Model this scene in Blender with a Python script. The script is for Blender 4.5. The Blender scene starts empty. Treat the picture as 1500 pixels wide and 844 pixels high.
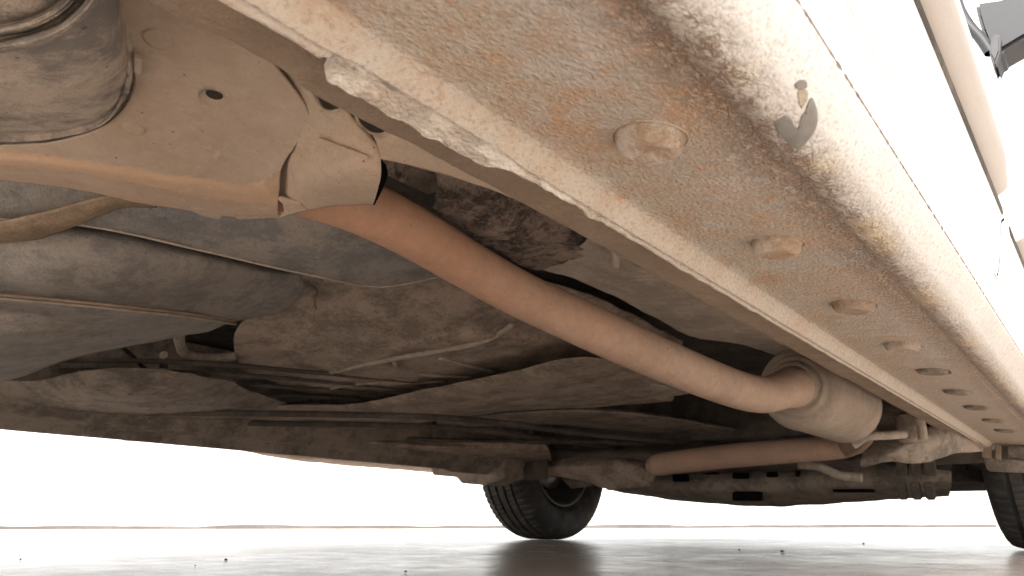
import bpy, bmesh, math, random
from mathutils import Vector, noise
from mathutils.bvhtree import BVHTree
R = math.radians
sc = bpy.context.scene
col = sc.collection
random.seed(4)

# ------------------------------------------------------------------ camera, light, exposure
FPX = 1083.0
PITCH = math.atan(336 / FPX)
YAW = math.atan(900 / math.hypot(FPX, 336))
EYE = Vector((0, 0, .08))
FW = Vector((-math.sin(YAW) * math.cos(PITCH), math.cos(YAW) * math.cos(PITCH), math.sin(PITCH)))
RT = Vector((math.cos(YAW), math.sin(YAW), 0))
UP = RT.cross(FW)
cam = bpy.data.cameras.new('camera')
cam.sensor_width = 36
cam.lens = FPX / 1500 * 36
cam.clip_start = .01
cam.clip_end = 2000
co = bpy.data.objects.new('camera', cam)
col.objects.link(co)
co.location = EYE
co.rotation_euler = (R(90) + PITCH, 0, YAW)
cam.dof.use_dof = True
cam.dof.focus_distance = .62
cam.dof.aperture_fstop = 22
sc.camera = co

SUN_EL, SUN_AZ = 46, 168          # azimuth clockwise from +Y (the car's front)
w = bpy.data.worlds.new('World')
sc.world = w
w.use_nodes = True
nt = w.node_tree
nt.nodes.clear()
sky = nt.nodes.new('ShaderNodeTexSky')
sky.sky_type = 'NISHITA'
sky.sun_disc = False
sky.sun_elevation = R(SUN_EL)
sky.sun_rotation = R(SUN_AZ)
sky.air_density = 1.0
sky.dust_density = 1.2
sky.ozone_density = .6
hs = nt.nodes.new('ShaderNodeHueSaturation')
hs.inputs['Saturation'].default_value = .3
bg = nt.nodes.new('ShaderNodeBackground')
bg.inputs['Strength'].default_value = .09
wo = nt.nodes.new('ShaderNodeOutputWorld')
nt.links.new(sky.outputs[0], hs.inputs['Color'])
cl = nt.nodes.new('ShaderNodeMix')          # thin bright overcast over the blue
cl.data_type = 'RGBA'
cl.inputs[0].default_value = .5
cl.inputs[7].default_value = (8, 7.75, 7.4, 1)
nt.links.new(hs.outputs[0], cl.inputs[6])
nt.links.new(cl.outputs[2], bg.inputs[0])
nt.links.new(bg.outputs[0], wo.inputs[0])
sl = bpy.data.lights.new('sun', 'SUN')
sl.energy = 2.4
sl.angle = R(1.2)
sl.color = (1, .95, .87)
so = bpy.data.objects.new('sun', sl)
col.objects.link(so)
sd = Vector((math.sin(R(SUN_AZ)) * math.cos(R(SUN_EL)), math.cos(R(SUN_AZ)) * math.cos(R(SUN_EL)), math.sin(R(SUN_EL))))
so.rotation_euler = sd.to_track_quat('Z', 'Y').to_euler()
so.location = sd * 8
sc.view_settings.view_transform = 'Standard'
sc.view_settings.look = 'None'
sc.view_settings.gamma = 1
sc.view_settings.exposure = 2.25
sc.render.engine = 'CYCLES'
sc.cycles.max_bounces = 10
sc.cycles.diffuse_bounces = 6
sc.cycles.caustics_reflective = False

# ------------------------------------------------------------------ helpers
def P(px, py, z=None, X=None, Y=None):
    """the point of the place seen at a point of the 1500x844 photograph, on a known height (or X or Y)"""
    r = FW + RT * ((px - 750) / FPX) - UP * ((py - 422) / FPX)
    t = (z - EYE.z) / r.z if z is not None else (X - EYE.x) / r.x if X is not None else (Y - EYE.y) / r.y
    return EYE + r * t

def srgb(h):
    c = [int(h[i:i + 2], 16) / 255 for i in (0, 2, 4)]
    return tuple(x / 12.92 if x <= .04045 else ((x + .055) / 1.055) ** 2.4 for x in c) + (1,)

def c4(c):
    return c if len(c) == 4 else tuple(c) + (1,)

def nd(t, kind, **kw):
    n = t.nodes.new(kind)
    for k, v in kw.items():
        if k.startswith('_'): setattr(n, k[1:], v)
        else: n.inputs[k.replace('__', ' ')].default_value = v
    return n

def ramp(t, src, stops):
    n = t.nodes.new('ShaderNodeValToRGB')
    e = n.color_ramp.elements
    while len(e) < len(stops): e.new(.5)
    for el, (p, c) in zip(e, stops):
        el.position = p
        el.color = c4(c) if not isinstance(c, (int, float)) else (c, c, c, 1)
    t.links.new(src, n.inputs[0])
    return n.outputs[0]

def mixc(t, f, a, b, mode='MIX'):
    n = t.nodes.new('ShaderNodeMix')
    n.data_type = 'RGBA'
    n.blend_type = mode
    for s, v in ((n.inputs[0], f), (n.inputs[6], a), (n.inputs[7], b)):
        if hasattr(v, 'links'): t.links.new(v, s)
        else: s.default_value = v if isinstance(v, (int, float)) else c4(v)
    return n.outputs[2]

def mth(t, op, a, b=0):
    n = t.nodes.new('ShaderNodeMath')
    n.operation = op
    for s, v in ((n.inputs[0], a), (n.inputs[1], b)):
        if hasattr(v, 'links'): t.links.new(v, s)
        else: s.default_value = v
    return n.outputs[0]

def nz(t, vec, scale, detail=6, rough=.6, dist=0):
    n = nd(t, 'ShaderNodeTexNoise', Scale=scale, Detail=detail, Roughness=rough, Distortion=dist)
    t.links.new(vec, n.inputs['Vector'])
    return n.outputs['Fac']

def newmat(name):
    m = bpy.data.materials.new(name)
    m.use_nodes = True
    t = m.node_tree
    b = t.nodes['Principled BSDF']
    tc = t.nodes.new('ShaderNodeTexCoord')
    return m, t, b, tc.outputs['Object']

def stretch(t, vec, s, rot=(0, 0, 0)):
    n = t.nodes.new('ShaderNodeMapping')
    n.inputs['Scale'].default_value = s
    n.inputs['Rotation'].default_value = rot
    t.links.new(vec, n.inputs[0])
    return n.outputs[0]

def bump(t, b, h, strength, dist):
    n = nd(t, 'ShaderNodeBump', Strength=strength, Distance=dist)
    t.links.new(h, n.inputs['Height'])
    t.links.new(n.outputs[0], b.inputs['Normal'])

def dusty(name, base, alt, dark=None, scale=18, damt=.5, dscale=30, rough=.8, b=.5, bd=.0008, speck=.25, st=(1, 1, 1), spec=.3, fleck=None, pits=0):
    """dried road dust over metal: two dust tones, darker bare patches, speckles, fine relief"""
    def grey(c_):
        l_ = .2 * c_[0] + .7 * c_[1] + .1 * c_[2]
        return tuple(x * .80 + l_ * .20 for x in c_[:3])
    base, alt = grey(base), grey(alt)
    m, t, bs, vec = newmat(name)
    v = stretch(t, vec, st)
    n1 = nz(t, v, scale, 8, .65, .1)
    c = mixc(t, ramp(t, n1, [(.36, 0), (.64, 1)]), base, alt)
    if dark is not None:
        n2 = nz(t, v, dscale, 12, .8, .1)
        n2b = nz(t, v, dscale * .22, 3, .5)
        f = ramp(t, mth(t, 'ADD', mth(t, 'MULTIPLY', n2, .6), mth(t, 'MULTIPLY', n2b, .4)), [(.46, 0), (.56, 1)])
        c = mixc(t, mth(t, 'MULTIPLY', f, damt), c, dark)
    n3 = nz(t, vec, 420, 3, .7)
    c = mixc(t, mth(t, 'MULTIPLY', ramp(t, n3, [(.52, 0), (.68, 1)]), speck), c, tuple(x * .45 for x in base[:3]))
    if fleck is not None:
        n5 = nz(t, vec, 85, 5, .75)
        c = mixc(t, mth(t, 'MULTIPLY', ramp(t, n5, [(.60, 0), (.66, 1)]), .7), c, fleck)
    if pits:
        vo = nd(t, 'ShaderNodeTexVoronoi', Scale=pits, Randomness=1)
        t.links.new(vec, vo.inputs['Vector'])
        c = mixc(t, mth(t, 'MULTIPLY', ramp(t, vo.outputs['Distance'], [(.05, 1), (.09, 0)]), ramp(t, nz(t, vec, pits * .8, 2), [(.46, 0), (.5, .85)])), c, (.06, .04, .03))
        n7 = nz(t, vec, 70, 9, .8)
        c = mixc(t, mth(t, 'MULTIPLY', ramp(t, n7, [(.5, 0), (.62, 1)]), .28), c, tuple(x * .62 for x in base[:3]))
        n8 = nz(t, vec, 110, 8, .8)
        c = mixc(t, mth(t, 'MULTIPLY', ramp(t, n8, [(.56, 0), (.66, 1)]), .25), c, tuple(min(1, x * 1.35) for x in base[:3]))
    t.links.new(c, bs.inputs['Base Color'])
    bs.inputs['Roughness'].default_value = rough
    bs.inputs['Specular IOR Level'].default_value = spec
    n4 = nz(t, vec, 160, 8, .7)
    h = mth(t, 'ADD', mth(t, 'ADD', n4, mth(t, 'MULTIPLY', n3, .5)), mth(t, 'MULTIPLY', n1, 1.5))
    bump(t, bs, h, min(1, b * 1.3), bd * 3)
    return m

def plain(name, c, rough=.5, metal=0, b=0, spec=.5, scale=60):
    m, t, bs, vec = newmat(name)
    n1 = nz(t, vec, scale, 6)
    cc = mixc(t, ramp(t, n1, [(.3, 0), (.7, 1)]), tuple(x * .85 for x in c), tuple(min(1, x * 1.1) for x in c))
    t.links.new(cc, bs.inputs['Base Color'])
    bs.inputs['Roughness'].default_value = rough
    bs.inputs['Metallic'].default_value = metal
    bs.inputs['Specular IOR Level'].default_value = spec
    if b: bump(t, bs, nz(t, vec, 300, 5), b, .0006)
    return m

def add(name, me, mat, parent=None, label=None, smooth=True, angle=None):
    o = bpy.data.objects.new(name, me)
    col.objects.link(o)
    if mat: me.materials.append(mat)
    if parent: o.parent = parent
    if label: o['label'] = label
    if smooth:
        me.polygons.foreach_set('use_smooth', [True] * len(me.polygons))
        if angle:
            m = o.modifiers.new('split', 'EDGE_SPLIT')
            m.split_angle = R(angle)
    return o

def cr(p, t):
    """Catmull-Rom through a list of vectors, t in 0..1"""
    n = len(p) - 1
    if n < 1: return p[0]
    x = t * n
    i = min(int(x), n - 1)
    f = x - i
    a = p[i - 1] if i > 0 else p[0] * 2 - p[1]
    b, c = p[i], p[i + 1]
    d = p[i + 2] if i + 2 <= n else p[n] * 2 - p[n - 1]
    return .5 * ((2 * b) + (c - a) * f + (2 * a - 5 * b + 4 * c - d) * f * f + (3 * b - a - 3 * c + d) * f ** 3)

def resamp(r, n):
    r = [P(*q) if isinstance(q, tuple) and len(q) == 3 else Vector(q) for q in r]
    return [cr(r, i / (n - 1)) for i in range(n)]

def grid_mesh(g, closed=False):
    h, wd = len(g), len(g[0])
    me = bpy.data.meshes.new('m')
    vs = [v for r in g for v in r]
    fs = []
    for i in range(h - 1):
        for j in range(wd if closed else wd - 1):
            k = (j + 1) % wd
            fs.append((i * wd + j, i * wd + k, (i + 1) * wd + k, (i + 1) * wd + j))
    me.from_pydata(vs, [], fs)
    return me

def face_down(me):
    """make an open sheet's faces look at the light side (down, towards the camera)"""
    me.update()
    s = 0
    for p in me.polygons: s += p.area * p.normal.dot(EYE - p.center)
    if s < 0: me.flip_normals()

def dent(o, amp, scale, seed=0, oct=3):
    me = o.data
    me.update()
    ns = [v.normal.copy() for v in me.vertices]
    off = Vector((seed, seed * 1.7, 0))
    for v, n in zip(me.vertices, ns):
        v.co += n * (amp * noise.fractal(v.co * scale + off, .8, 2.0, oct))

def net(name, rows, mat, parent, nu=40, nv=40, th=.0015, label=None, d=(0, 30), seed=1):
    """a pressed sheet-metal panel through a net of control points, with thickness"""
    rr = [resamp(r, nu) for r in rows]
    g = [[cr([r[j] for r in rr], i / (nv - 1)) for j in range(nu)] for i in range(nv)]
    me = grid_mesh(g)
    ul = me.uv_layers.new(name='UVMap')
    for l in me.loops: ul.data[l.index].uv = ((l.vertex_index % nu) / (nu - 1), (l.vertex_index // nu) / (nv - 1))
    face_down(me)
    o = add(name, me, mat, parent, label)
    if d[0]: dent(o, d[0], d[1], seed)
    if th:
        m = o.modifiers.new('thickness', 'SOLIDIFY')
        m.thickness = th
        m.offset = -1
    return o

def sweep_tube(name, pts, rad, mat, parent, nseg=24, n=60, cap=True, label=None):
    pts = [P(*q) if isinstance(q, tuple) else q for q in pts]
    c = [cr(pts, i / (n - 1)) for i in range(n)]
    if not isinstance(rad, (list, tuple)): rad = [rad, rad]
    rr = [cr([Vector((x, 0, 0)) for x in rad], i / (n - 1)).x for i in range(n)]
    g = []
    u = None
    for i in range(n):
        tg = (c[min(i + 1, n - 1)] - c[max(i - 1, 0)]).normalized()
        if u is None: u = tg.orthogonal().normalized()
        u = (u - tg * u.dot(tg)).normalized()
        v = tg.cross(u)
        g.append([c[i] + (u * math.cos(a) + v * math.sin(a)) * rr[i] for a in [2 * math.pi * k / nseg for k in range(nseg)]])
    if cap:
        for e, s in ((0, 0), (n - 1, -1)):
            tg = (c[1] - c[0]).normalized() if e == 0 else (c[-1] - c[-2]).normalized()
            ring = [c[e] + (q - c[e]) * .02 + (tg * (-.12 * rr[e]) if e == 0 else tg * .12 * rr[e]) for q in (g[0] if e == 0 else g[-1])]
            mid = [c[e] + (q - c[e]) * .85 + (tg * (-.1 * rr[e]) if e == 0 else tg * .1 * rr[e]) for q in (g[0] if e == 0 else g[-1])]
            g = [ring, mid] + g if e == 0 else g + [mid, ring]
    me = grid_mesh(g, True)
    me.update()
    o = add(name, me, mat, parent, label)
    fixn(o)
    return o

def fixn(o):
    bm = bmesh.new()
    bm.from_mesh(o.data)
    bmesh.ops.recalc_face_normals(bm, faces=bm.faces)
    bm.to_mesh(o.data)
    bm.free()

def lathe(name, ctr, axis, prof, mat, parent, seg=64, rfun=None, label=None, smooth=True, angle=None):
    """prof: (distance along axis, radius)"""
    ax = axis.normalized()
    u = ax.orthogonal().normalized()
    v = ax.cross(u)
    g = []
    for (h, r) in prof:
        row = []
        for k in range(seg):
            a = 2 * math.pi * k / seg
            q = r + (rfun(h, r, k) if rfun else 0)
            row.append(ctr + ax * h + (u * math.cos(a) + v * math.sin(a)) * q)
        g.append(row)
    me = grid_mesh(g, True)
    o = add(name, me, mat, parent, label, smooth, angle)
    fixn(o)
    return o

def box(name, a, b, mat, parent, bev=.002, rot=0, label=None):
    bm = bmesh.new()
    bmesh.ops.create_cube(bm, size=1)
    a, b = Vector(a), Vector(b)
    s = b - a
    for v in bm.verts: v.co = Vector((v.co.x * s.x, v.co.y * s.y, v.co.z * s.z))
    if bev: bmesh.ops.bevel(bm, geom=bm.edges[:], offset=bev, segments=2, affect='EDGES')
    me = bpy.data.meshes.new('m')
    bm.to_mesh(me)
    bm.free()
    o = add(name, me, mat, parent, label, False)
    o.location = (a + b) / 2
    if rot: o.rotation_euler.z = rot
    return o

def prism(name, pts, vec, mat, parent, bev=.001, label=None):
    """a flat outline with thickness along vec, edges rounded"""
    pts = [P(*q) if isinstance(q, tuple) else q for q in pts]
    bm = bmesh.new()
    f = bm.faces.new([bm.verts.new(p) for p in pts])
    r = bmesh.ops.extrude_face_region(bm, geom=[f])
    for v in r['geom']:
        if isinstance(v, bmesh.types.BMVert): v.co += vec
    bmesh.ops.recalc_face_normals(bm, faces=bm.faces)
    if bev: bmesh.ops.bevel(bm, geom=bm.edges[:], offset=bev, segments=2, affect='EDGES', clamp_overlap=True)
    bmesh.ops.triangulate(bm, faces=[x for x in bm.faces if len(x.verts) > 4])
    me = bpy.data.meshes.new('m')
    bm.to_mesh(me)
    bm.free()
    return add(name, me, mat, parent, label, False)

def bvh(o):
    me = o.data
    return BVHTree.FromPolygons([v.co for v in me.vertices], [p.vertices for p in me.polygons])

def cast(tree, px, py):
    r = (P(px, py, Y=1.0) - EYE)
    r = (FW + RT * ((px - 750) / FPX) - UP * ((py - 422) / FPX)).normalized()
    h = tree.ray_cast(EYE, r)
    if h[0] is None: return None, None
    n = h[1] if h[1].dot(r) < 0 else -h[1]
    return h[0], n

def patch(name, tree, outline, mat, parent, lift=.0004, label=None, rings=6, cen=None):
    """a thin flake that lies on a surface: outline traced round its middle, dropped on to the surface"""
    k = len(outline)
    ol = []
    for i in range(k):
        for s in range(4):
            a, b, c, d = (Vector(outline[(i + q) % k] + (0,)) for q in (-1, 0, 1, 2))
            f = s / 4
            q = .5 * ((2 * b) + (c - a) * f + (2 * a - 5 * b + 4 * c - d) * f * f + (3 * b - a - 3 * c + d) * f ** 3)
            ol.append(q)
    cen = Vector(cen + (0,)) if cen else sum(ol, Vector()) / len(ol)
    rings_ = []
    for r in range(rings, -1, -1):
        f = r / rings
        row = []
        for q in ol:
            w_ = cen + (q - cen) * max(f, .01)
            h, n = cast(tree, w_.x, w_.y)
            if h is None: return None
            row.append(h + n * (lift if r < rings else -.0002))
        rings_.append(row)
    me = grid_mesh(rings_, True)
    face_down(me)
    return add(name, me, mat, parent, label)

def punch(o, ctr, r):
    """a clean round opening in a dense sheet"""
    bm = bmesh.new()
    bm.from_mesh(o.data)
    bm.verts.ensure_lookup_table()
    inside = [v for v in bm.verts if (v.co - ctr).length < r * .93]
    bmesh.ops.delete(bm, geom=inside, context='VERTS')
    for v in bm.verts:
        d = v.co - ctr
        if v.is_boundary and d.length < r * 1.7: v.co = ctr + d.normalized() * r
    bm.to_mesh(o.data)
    bm.free()

# ------------------------------------------------------------------ materials
M = {}
M['plate'] = dusty('dust on plate', (.44, .335, .25), (.39, .30, .225), (.30, .20, .13), 9, .35, 22, b=.35, speck=.2, pits=75)
M['orange'] = dusty('orange mud', (.47, .32, .205), (.42, .30, .20), (.30, .20, .14), 22, .5, 34, b=.8, bd=.0015)
M['orange_soft'] = dusty('crumbly mud', (.47, .345, .25), (.43, .32, .235), (.36, .25, .17), 30, .6, 70, b=1, bd=.003)
M['sleeve'] = dusty('dust on sleeve', (.44, .335, .24), (.46, .32, .215), (.28, .22, .17), 14, .25, 40, b=.45, speck=.3, pits=90)
M['drum'] = dusty('dust on cup', (.50, .40, .31), (.43, .35, .27), (.11, .105, .11), 14, .75, 30, b=.7, bd=.001, pits=60)
M['inner'] = dusty('inner sill dust', (.29, .20, .128), (.25, .172, .11), (.17, .12, .085), 20, .4, 40, b=.9, bd=.001)
M['pipe'] = dusty('rusty pipe dust', (.38, .27, .195), (.34, .25, .185), (.24, .18, .14), 7, .45, 16, b=.3, speck=.25, pits=55)
t = M['pipe'].node_tree; bs = t.nodes['Principled BSDF']      # the hotter end is rusted orange under the dust
tc = t.nodes.new('ShaderNodeTexCoord'); sp = t.nodes.new('ShaderNodeSeparateXYZ'); t.links.new(tc.outputs['Object'], sp.inputs[0])
yy = mth(t, 'ADD', sp.outputs[1], mth(t, 'MULTIPLY', mth(t, 'SUBTRACT', nz(t, tc.outputs['Object'], 9, 7, .65), .5), .35))
old = bs.inputs['Base Color'].links[0].from_socket
c = mixc(t, mth(t, 'MULTIPLY', ramp(t, yy, [(.45, .75), (.80, .12)]), 1), old, (.42, .225, .14), 'MIX')
c = mixc(t, .35, c, mixc(t, 1.0, c, mixc(t, ramp(t, nz(t, tc.outputs['Object'], 60, 9, .8), [(.35, 0), (.65, 1)]), (.62, .62, .64), (1.25, 1.2, 1.15)), 'MULTIPLY'))
t.links.new(c, bs.inputs['Base Color'])
M['pipe_red'] = dusty('red rusty pipe dust', (.37, .22, .15), (.33, .215, .155), (.2, .14, .10), 9, .4, 18, b=.3)
M['muffler'] = dusty('muffler dust', (.30, .235, .175), (.25, .195, .15), (.17, .12, .085), 14, .5, 30, b=.5, pits=60)
M['tank'] = dusty('tank dust', (.30, .255, .21), (.215, .20, .185), (.10, .095, .095), 10, .6, 75, b=.6, st=(1, 1, 1.6), speck=.4, pits=80)
M['shield'] = dusty('shield dust', (.29, .25, .205), (.21, .20, .185), (.10, .105, .12), 9, .65, 95, b=.6, speck=.4, pits=80)
M['body'] = dusty('underbody dust', (.46, .345, .255), (.36, .27, .205), (.07, .058, .05), 14, .55, 85, b=1.0, bd=.0018, pits=60)
M['body_l'] = dusty('pale underbody dust', (.45, .365, .285), (.37, .30, .24), (.17, .14, .115), 10, .5, 50, b=.7, bd=.0012, pits=60)
M['rust'] = dusty('lumpy rusty mud', (.46, .335, .26), (.36, .255, .20), (.035, .03, .027), 24, .9, 90, b=1.0, bd=.004, speck=.6, pits=70)
M['strap'] = dusty('strap dust', (.36, .245, .15), (.3, .2, .12), (.15, .11, .07), 30, .5, 70, b=.9, bd=.001)
M['dark'] = dusty('dark underseal', (.11, .09, .075), (.17, .135, .105), (.03, .027, .025), 8, .6, 20, b=.8, bd=.002)
M['frame'] = dusty('frame dust', (.34, .27, .21), (.26, .205, .16), (.08, .07, .06), 8, .7, 45, b=.9, bd=.0014, pits=50)
M['plastic'] = plain('black plastic', (.028, .027, .027), .55, b=.4)
M['void'] = plain('black recess', (.006, .006, .006), 1, spec=0)
M['mirror'] = plain('blue grey plastic', (.012, .014, .019), .6, b=.15)
M['mirror_edge'] = plain('grey plastic', (.035, .035, .04), .6, b=.15)
M['alu'] = plain('dull alloy', (.12, .11, .10), .45, .5, b=.3)
M['steel'] = plain('worn steel', (.35, .34, .33), .3, .9, b=.3)
M['grey_primer'] = plain('grey primer', (.15, .145, .135), .6, b=.3, scale=150)
M['tan_primer'] = dusty('tan stain', (.36, .30, .22), (.42, .37, .3), (.26, .19, .12), 120, .5, 200, b=.6)
M['dome'] = dusty('worn highlit dome coating', (.44, .335, .24), (.36, .22, .12), (.56, .51, .46), 60, .9, 45, b=.9, bd=.0012, speck=.3)  # worn cream and rust; pale flecks also paint in the highlight
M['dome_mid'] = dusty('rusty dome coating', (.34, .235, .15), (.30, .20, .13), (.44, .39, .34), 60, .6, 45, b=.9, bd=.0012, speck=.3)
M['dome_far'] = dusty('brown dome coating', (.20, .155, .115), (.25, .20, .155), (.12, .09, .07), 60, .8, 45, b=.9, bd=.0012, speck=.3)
M['bead'] = dusty('grimy sealant bead', (.33, .28, .24), (.24, .19, .15), None, 90, b=.8, speck=.3)
M['white_chip'] = plain('bare white paint', (.78, .76, .74), .4, b=.8, scale=200)
M['dark_chip'] = plain('chipped edge', (.16, .15, .15), .5, b=.8, scale=200)

# plate: orange crusted mud along its folded lip and in flakes above it (UV of the net)
m = M['plate']; t = m.node_tree; bs = t.nodes['Principled BSDF']
tc = t.nodes.new('ShaderNodeTexCoord'); vec = tc.outputs['Object']
uvn = t.nodes.new('ShaderNodeUVMap'); sp = t.nodes.new('ShaderNodeSeparateXYZ'); t.links.new(uvn.outputs[0], sp.inputs[0])
old = bs.inputs['Base Color'].links[0].from_socket
edge_n = mth(t, 'ADD', sp.outputs[1], mth(t, 'MULTIPLY', mth(t, 'SUBTRACT', nz(t, vec, 30, 8, .7), .5), .22))
lip = ramp(t, edge_n, [(.575, 0), (.60, 1), (.80, 1), (.86, .3), (1, .5)])
c = mixc(t, mth(t, 'MULTIPLY', lip, .85), old, mixc(t, ramp(t, nz(t, vec, 60, 8, .75), [(.4, 0), (.6, 1)]), (.50, .33, .215), (.44, .31, .22)))
fl = mth(t, 'MULTIPLY', ramp(t, nz(t, vec, 62, 5, .55), [(.575, 0), (.59, 1)]), mth(t, 'MULTIPLY', ramp(t, sp.outputs[0], [(.52, 0), (.62, 1)]), ramp(t, sp.outputs[1], [(.36, 0), (.44, 1), (.60, 1)])))
c = mixc(t, mth(t, 'MULTIPLY', fl, .75), c, (.50, .36, .25))
t.links.new(c, bs.inputs['Base Color'])
n6 = mth(t, 'ADD', mth(t, 'MULTIPLY', lip, .8), fl)
h6 = mth(t, 'ADD', n6, mth(t, 'MULTIPLY', nz(t, vec, 140, 8, .75), mth(t, 'ADD', mth(t, 'MULTIPLY', lip, 1.2), .25)))
h6 = mth(t, 'ADD', h6, mth(t, 'MULTIPLY', nz(t, vec, 22, 6, .6), .6))
bump(t, bs, h6, .55, .0022)

# tyre rubber
m, t, bs, vec = newmat('tyre rubber')
c = mixc(t, ramp(t, nz(t, vec, 22, 7), [(.4, 0), (.7, 1)]), (.013, .013, .013), (.05, .043, .035))
t.links.new(c, bs.inputs['Base Color'])
bs.inputs['Roughness'].default_value = .75
bump(t, bs, nz(t, vec, 240, 4), .4, .0008)
M['tyre'] = m

# white paint, faint dust swirls low down
m, t, bs, vec = newmat('white car paint')
v = stretch(t, vec, (1, 4, 16), (.5, 0, 0))
f = ramp(t, nz(t, v, 9, 8, .7, 1.5), [(.5, 0), (.72, 1)])
c = mixc(t, mth(t, 'MULTIPLY', f, .35), (.80, .80, .79), (.6, .52, .45))
t.links.new(c, bs.inputs['Base Color'])
bs.inputs['Roughness'].default_value = .28
bs.inputs['Coat Weight'].default_value = .4
bump(t, bs, nz(t, vec, 300, 3), .05, .0004)
M['paint'] = m
M['moulding'] = dusty('dirty white moulding', (.40, .375, .355), (.36, .335, .315), (.4, .34, .3), 10, .2, 40, b=.2, speck=.1, st=(1, .3, 1))

# sill: stone-chip coat; colour runs across the section (UV.y = place on the section)
m, t, bs, vec = newmat('sill coating')
uvn = t.nodes.new('ShaderNodeUVMap')
sp = t.nodes.new('ShaderNodeSeparateXYZ')
t.links.new(uvn.outputs[0], sp.inputs[0])
u_, v_ = sp.outputs[0], sp.outputs[1]
wob = mth(t, 'MULTIPLY', mth(t, 'SUBTRACT', nz(t, vec, 16, 8, .65), .5), .9)
vv = mth(t, 'ADD', v_, wob)
cream, orange, greyc, brown, white = (.38, .345, .305), (.34, .205, .12), (.37, .365, .365), (.135, .11, .09), (.52, .53, .535)
base = ramp(t, mth(t, 'DIVIDE', vv, 10), [(.0, cream), (.15, (.43, .39, .335)), (.29, (.35, .30, .245)), (.38, (.33, .285, .235)), (.50, (.29, .255, .22)), (.56, (.18, .148, .12)), (.61, brown), (.65, (.28, .25, .225)), (.70, (.41, .395, .375)), (.80, white), (1, (.58, .59, .595))])
onfloor = ramp(t, mth(t, 'DIVIDE', v_, 10), [(.0, .35), (.22, .6), (.32, 1), (.52, 1), (.62, .45), (.72, 0)])
f1 = ramp(t, nz(t, vec, 26, 10, .8, .1), [(.46, 0), (.62, 1)])
c = mixc(t, mth(t, 'MULTIPLY', mth(t, 'MULTIPLY', f1, onfloor), .75), base, orange)
f2 = ramp(t, nz(t, vec, 34, 9, .75), [(.52, 0), (.64, 1)])
c = mixc(t, mth(t, 'MULTIPLY', mth(t, 'MULTIPLY', f2, onfloor), .55), c, greyc)
# strong rust dots
fd = ramp(t, nz(t, vec, 75, 4, .55), [(.665, 0), (.71, 1)])
c = mixc(t, mth(t, 'MULTIPLY', mth(t, 'MULTIPLY', fd, onfloor), .8), c, (.40, .17, .06))
# light falling off towards the front wheel, painted in as a brown tint
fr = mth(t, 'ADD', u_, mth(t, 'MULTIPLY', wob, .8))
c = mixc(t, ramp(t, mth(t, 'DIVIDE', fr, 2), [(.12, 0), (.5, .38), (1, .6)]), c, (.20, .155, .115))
# rippled crackle round the crease
vs = stretch(t, vec, (1, .55, 1), (0, 0, .5))
wv = nd(t, 'ShaderNodeTexVoronoi', Scale=210, Randomness=1)
wv.feature = 'DISTANCE_TO_EDGE'
wv.inputs['Detail'].default_value = 1
nn = nd(t, 'ShaderNodeTexNoise', Scale=120, Detail=4)
t.links.new(vec, nn.inputs['Vector'])
vm = t.nodes.new('ShaderNodeVectorMath'); vm.operation = 'MULTIPLY_ADD'
vm.inputs[1].default_value = (.016, .016, .016)
t.links.new(nn.outputs['Color'], vm.inputs[0]); t.links.new(vs, vm.inputs[2])
t.links.new(vm.outputs[0], wv.inputs['Vector'])
crk = ramp(t, wv.outputs['Distance'], [(.0, 1), (.16, 0)])
near_crease = ramp(t, mth(t, 'DIVIDE', vv, 10), [(.52, 0), (.60, .9), (.685, 1), (.73, .35), (.80, 0)])
gate = ramp(t, nz(t, vec, 60, 5, .7), [(.36, 0), (.50, 1)])
cf = mth(t, 'MULTIPLY', mth(t, 'MULTIPLY', crk, near_crease), gate)
c = mixc(t, cf, c, (.15, .085, .05))
# brown pits and grime in the crease
fp = ramp(t, nz(t, vec, 190, 4, .7), [(.62, 0), (.68, 1)])
c = mixc(t, mth(t, 'MULTIPLY', mth(t, 'MULTIPLY', fp, ramp(t, mth(t, 'DIVIDE', vv, 10), [(.48, 0), (.58, 1), (.72, .6), (1, .25)])), .8), c, (.15, .10, .075))
# olive stain beyond the ripple
fo = mth(t, 'MULTIPLY', ramp(t, nz(t, vec, 12, 4, .5), [(.5, 0), (.62, 1)]), ramp(t, mth(t, 'DIVIDE', vv, 10), [(.60, 0), (.69, .8), (.78, 0)]))
c = mixc(t, mth(t, 'MULTIPLY', fo, .7), c, (.42, .33, .17))
t.links.new(c, bs.inputs['Base Color'])
bs.inputs['Roughness'].default_value = .55
bs.inputs['Specular IOR Level'].default_value = .35
peel = nz(t, stretch(t, vec, (1, .75, 1), (0, 0, .6)), 460, 2, .5, .1)
calm = ramp(t, mth(t, 'DIVIDE', v_, 10), [(.70, 1), (.84, .4)])
h = mth(t, 'ADD', mth(t, 'MULTIPLY', mth(t, 'MULTIPLY', peel, calm), .9), mth(t, 'MULTIPLY', nz(t, vec, 90, 5, .6), 1.2))
h = mth(t, 'SUBTRACT', h, mth(t, 'MULTIPLY', cf, .6))
# pale crests and dark hollows paint orange-peel highlights into the colour
c = mixc(t, mth(t, 'MULTIPLY', ramp(t, peel, [(.56, 0), (.68, 1)]), .30), c, (.50, .44, .37))
c = mixc(t, mth(t, 'MULTIPLY', ramp(t, peel, [(.34, 1), (.44, 0)]), .28), c, (.18, .12, .075))
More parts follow.
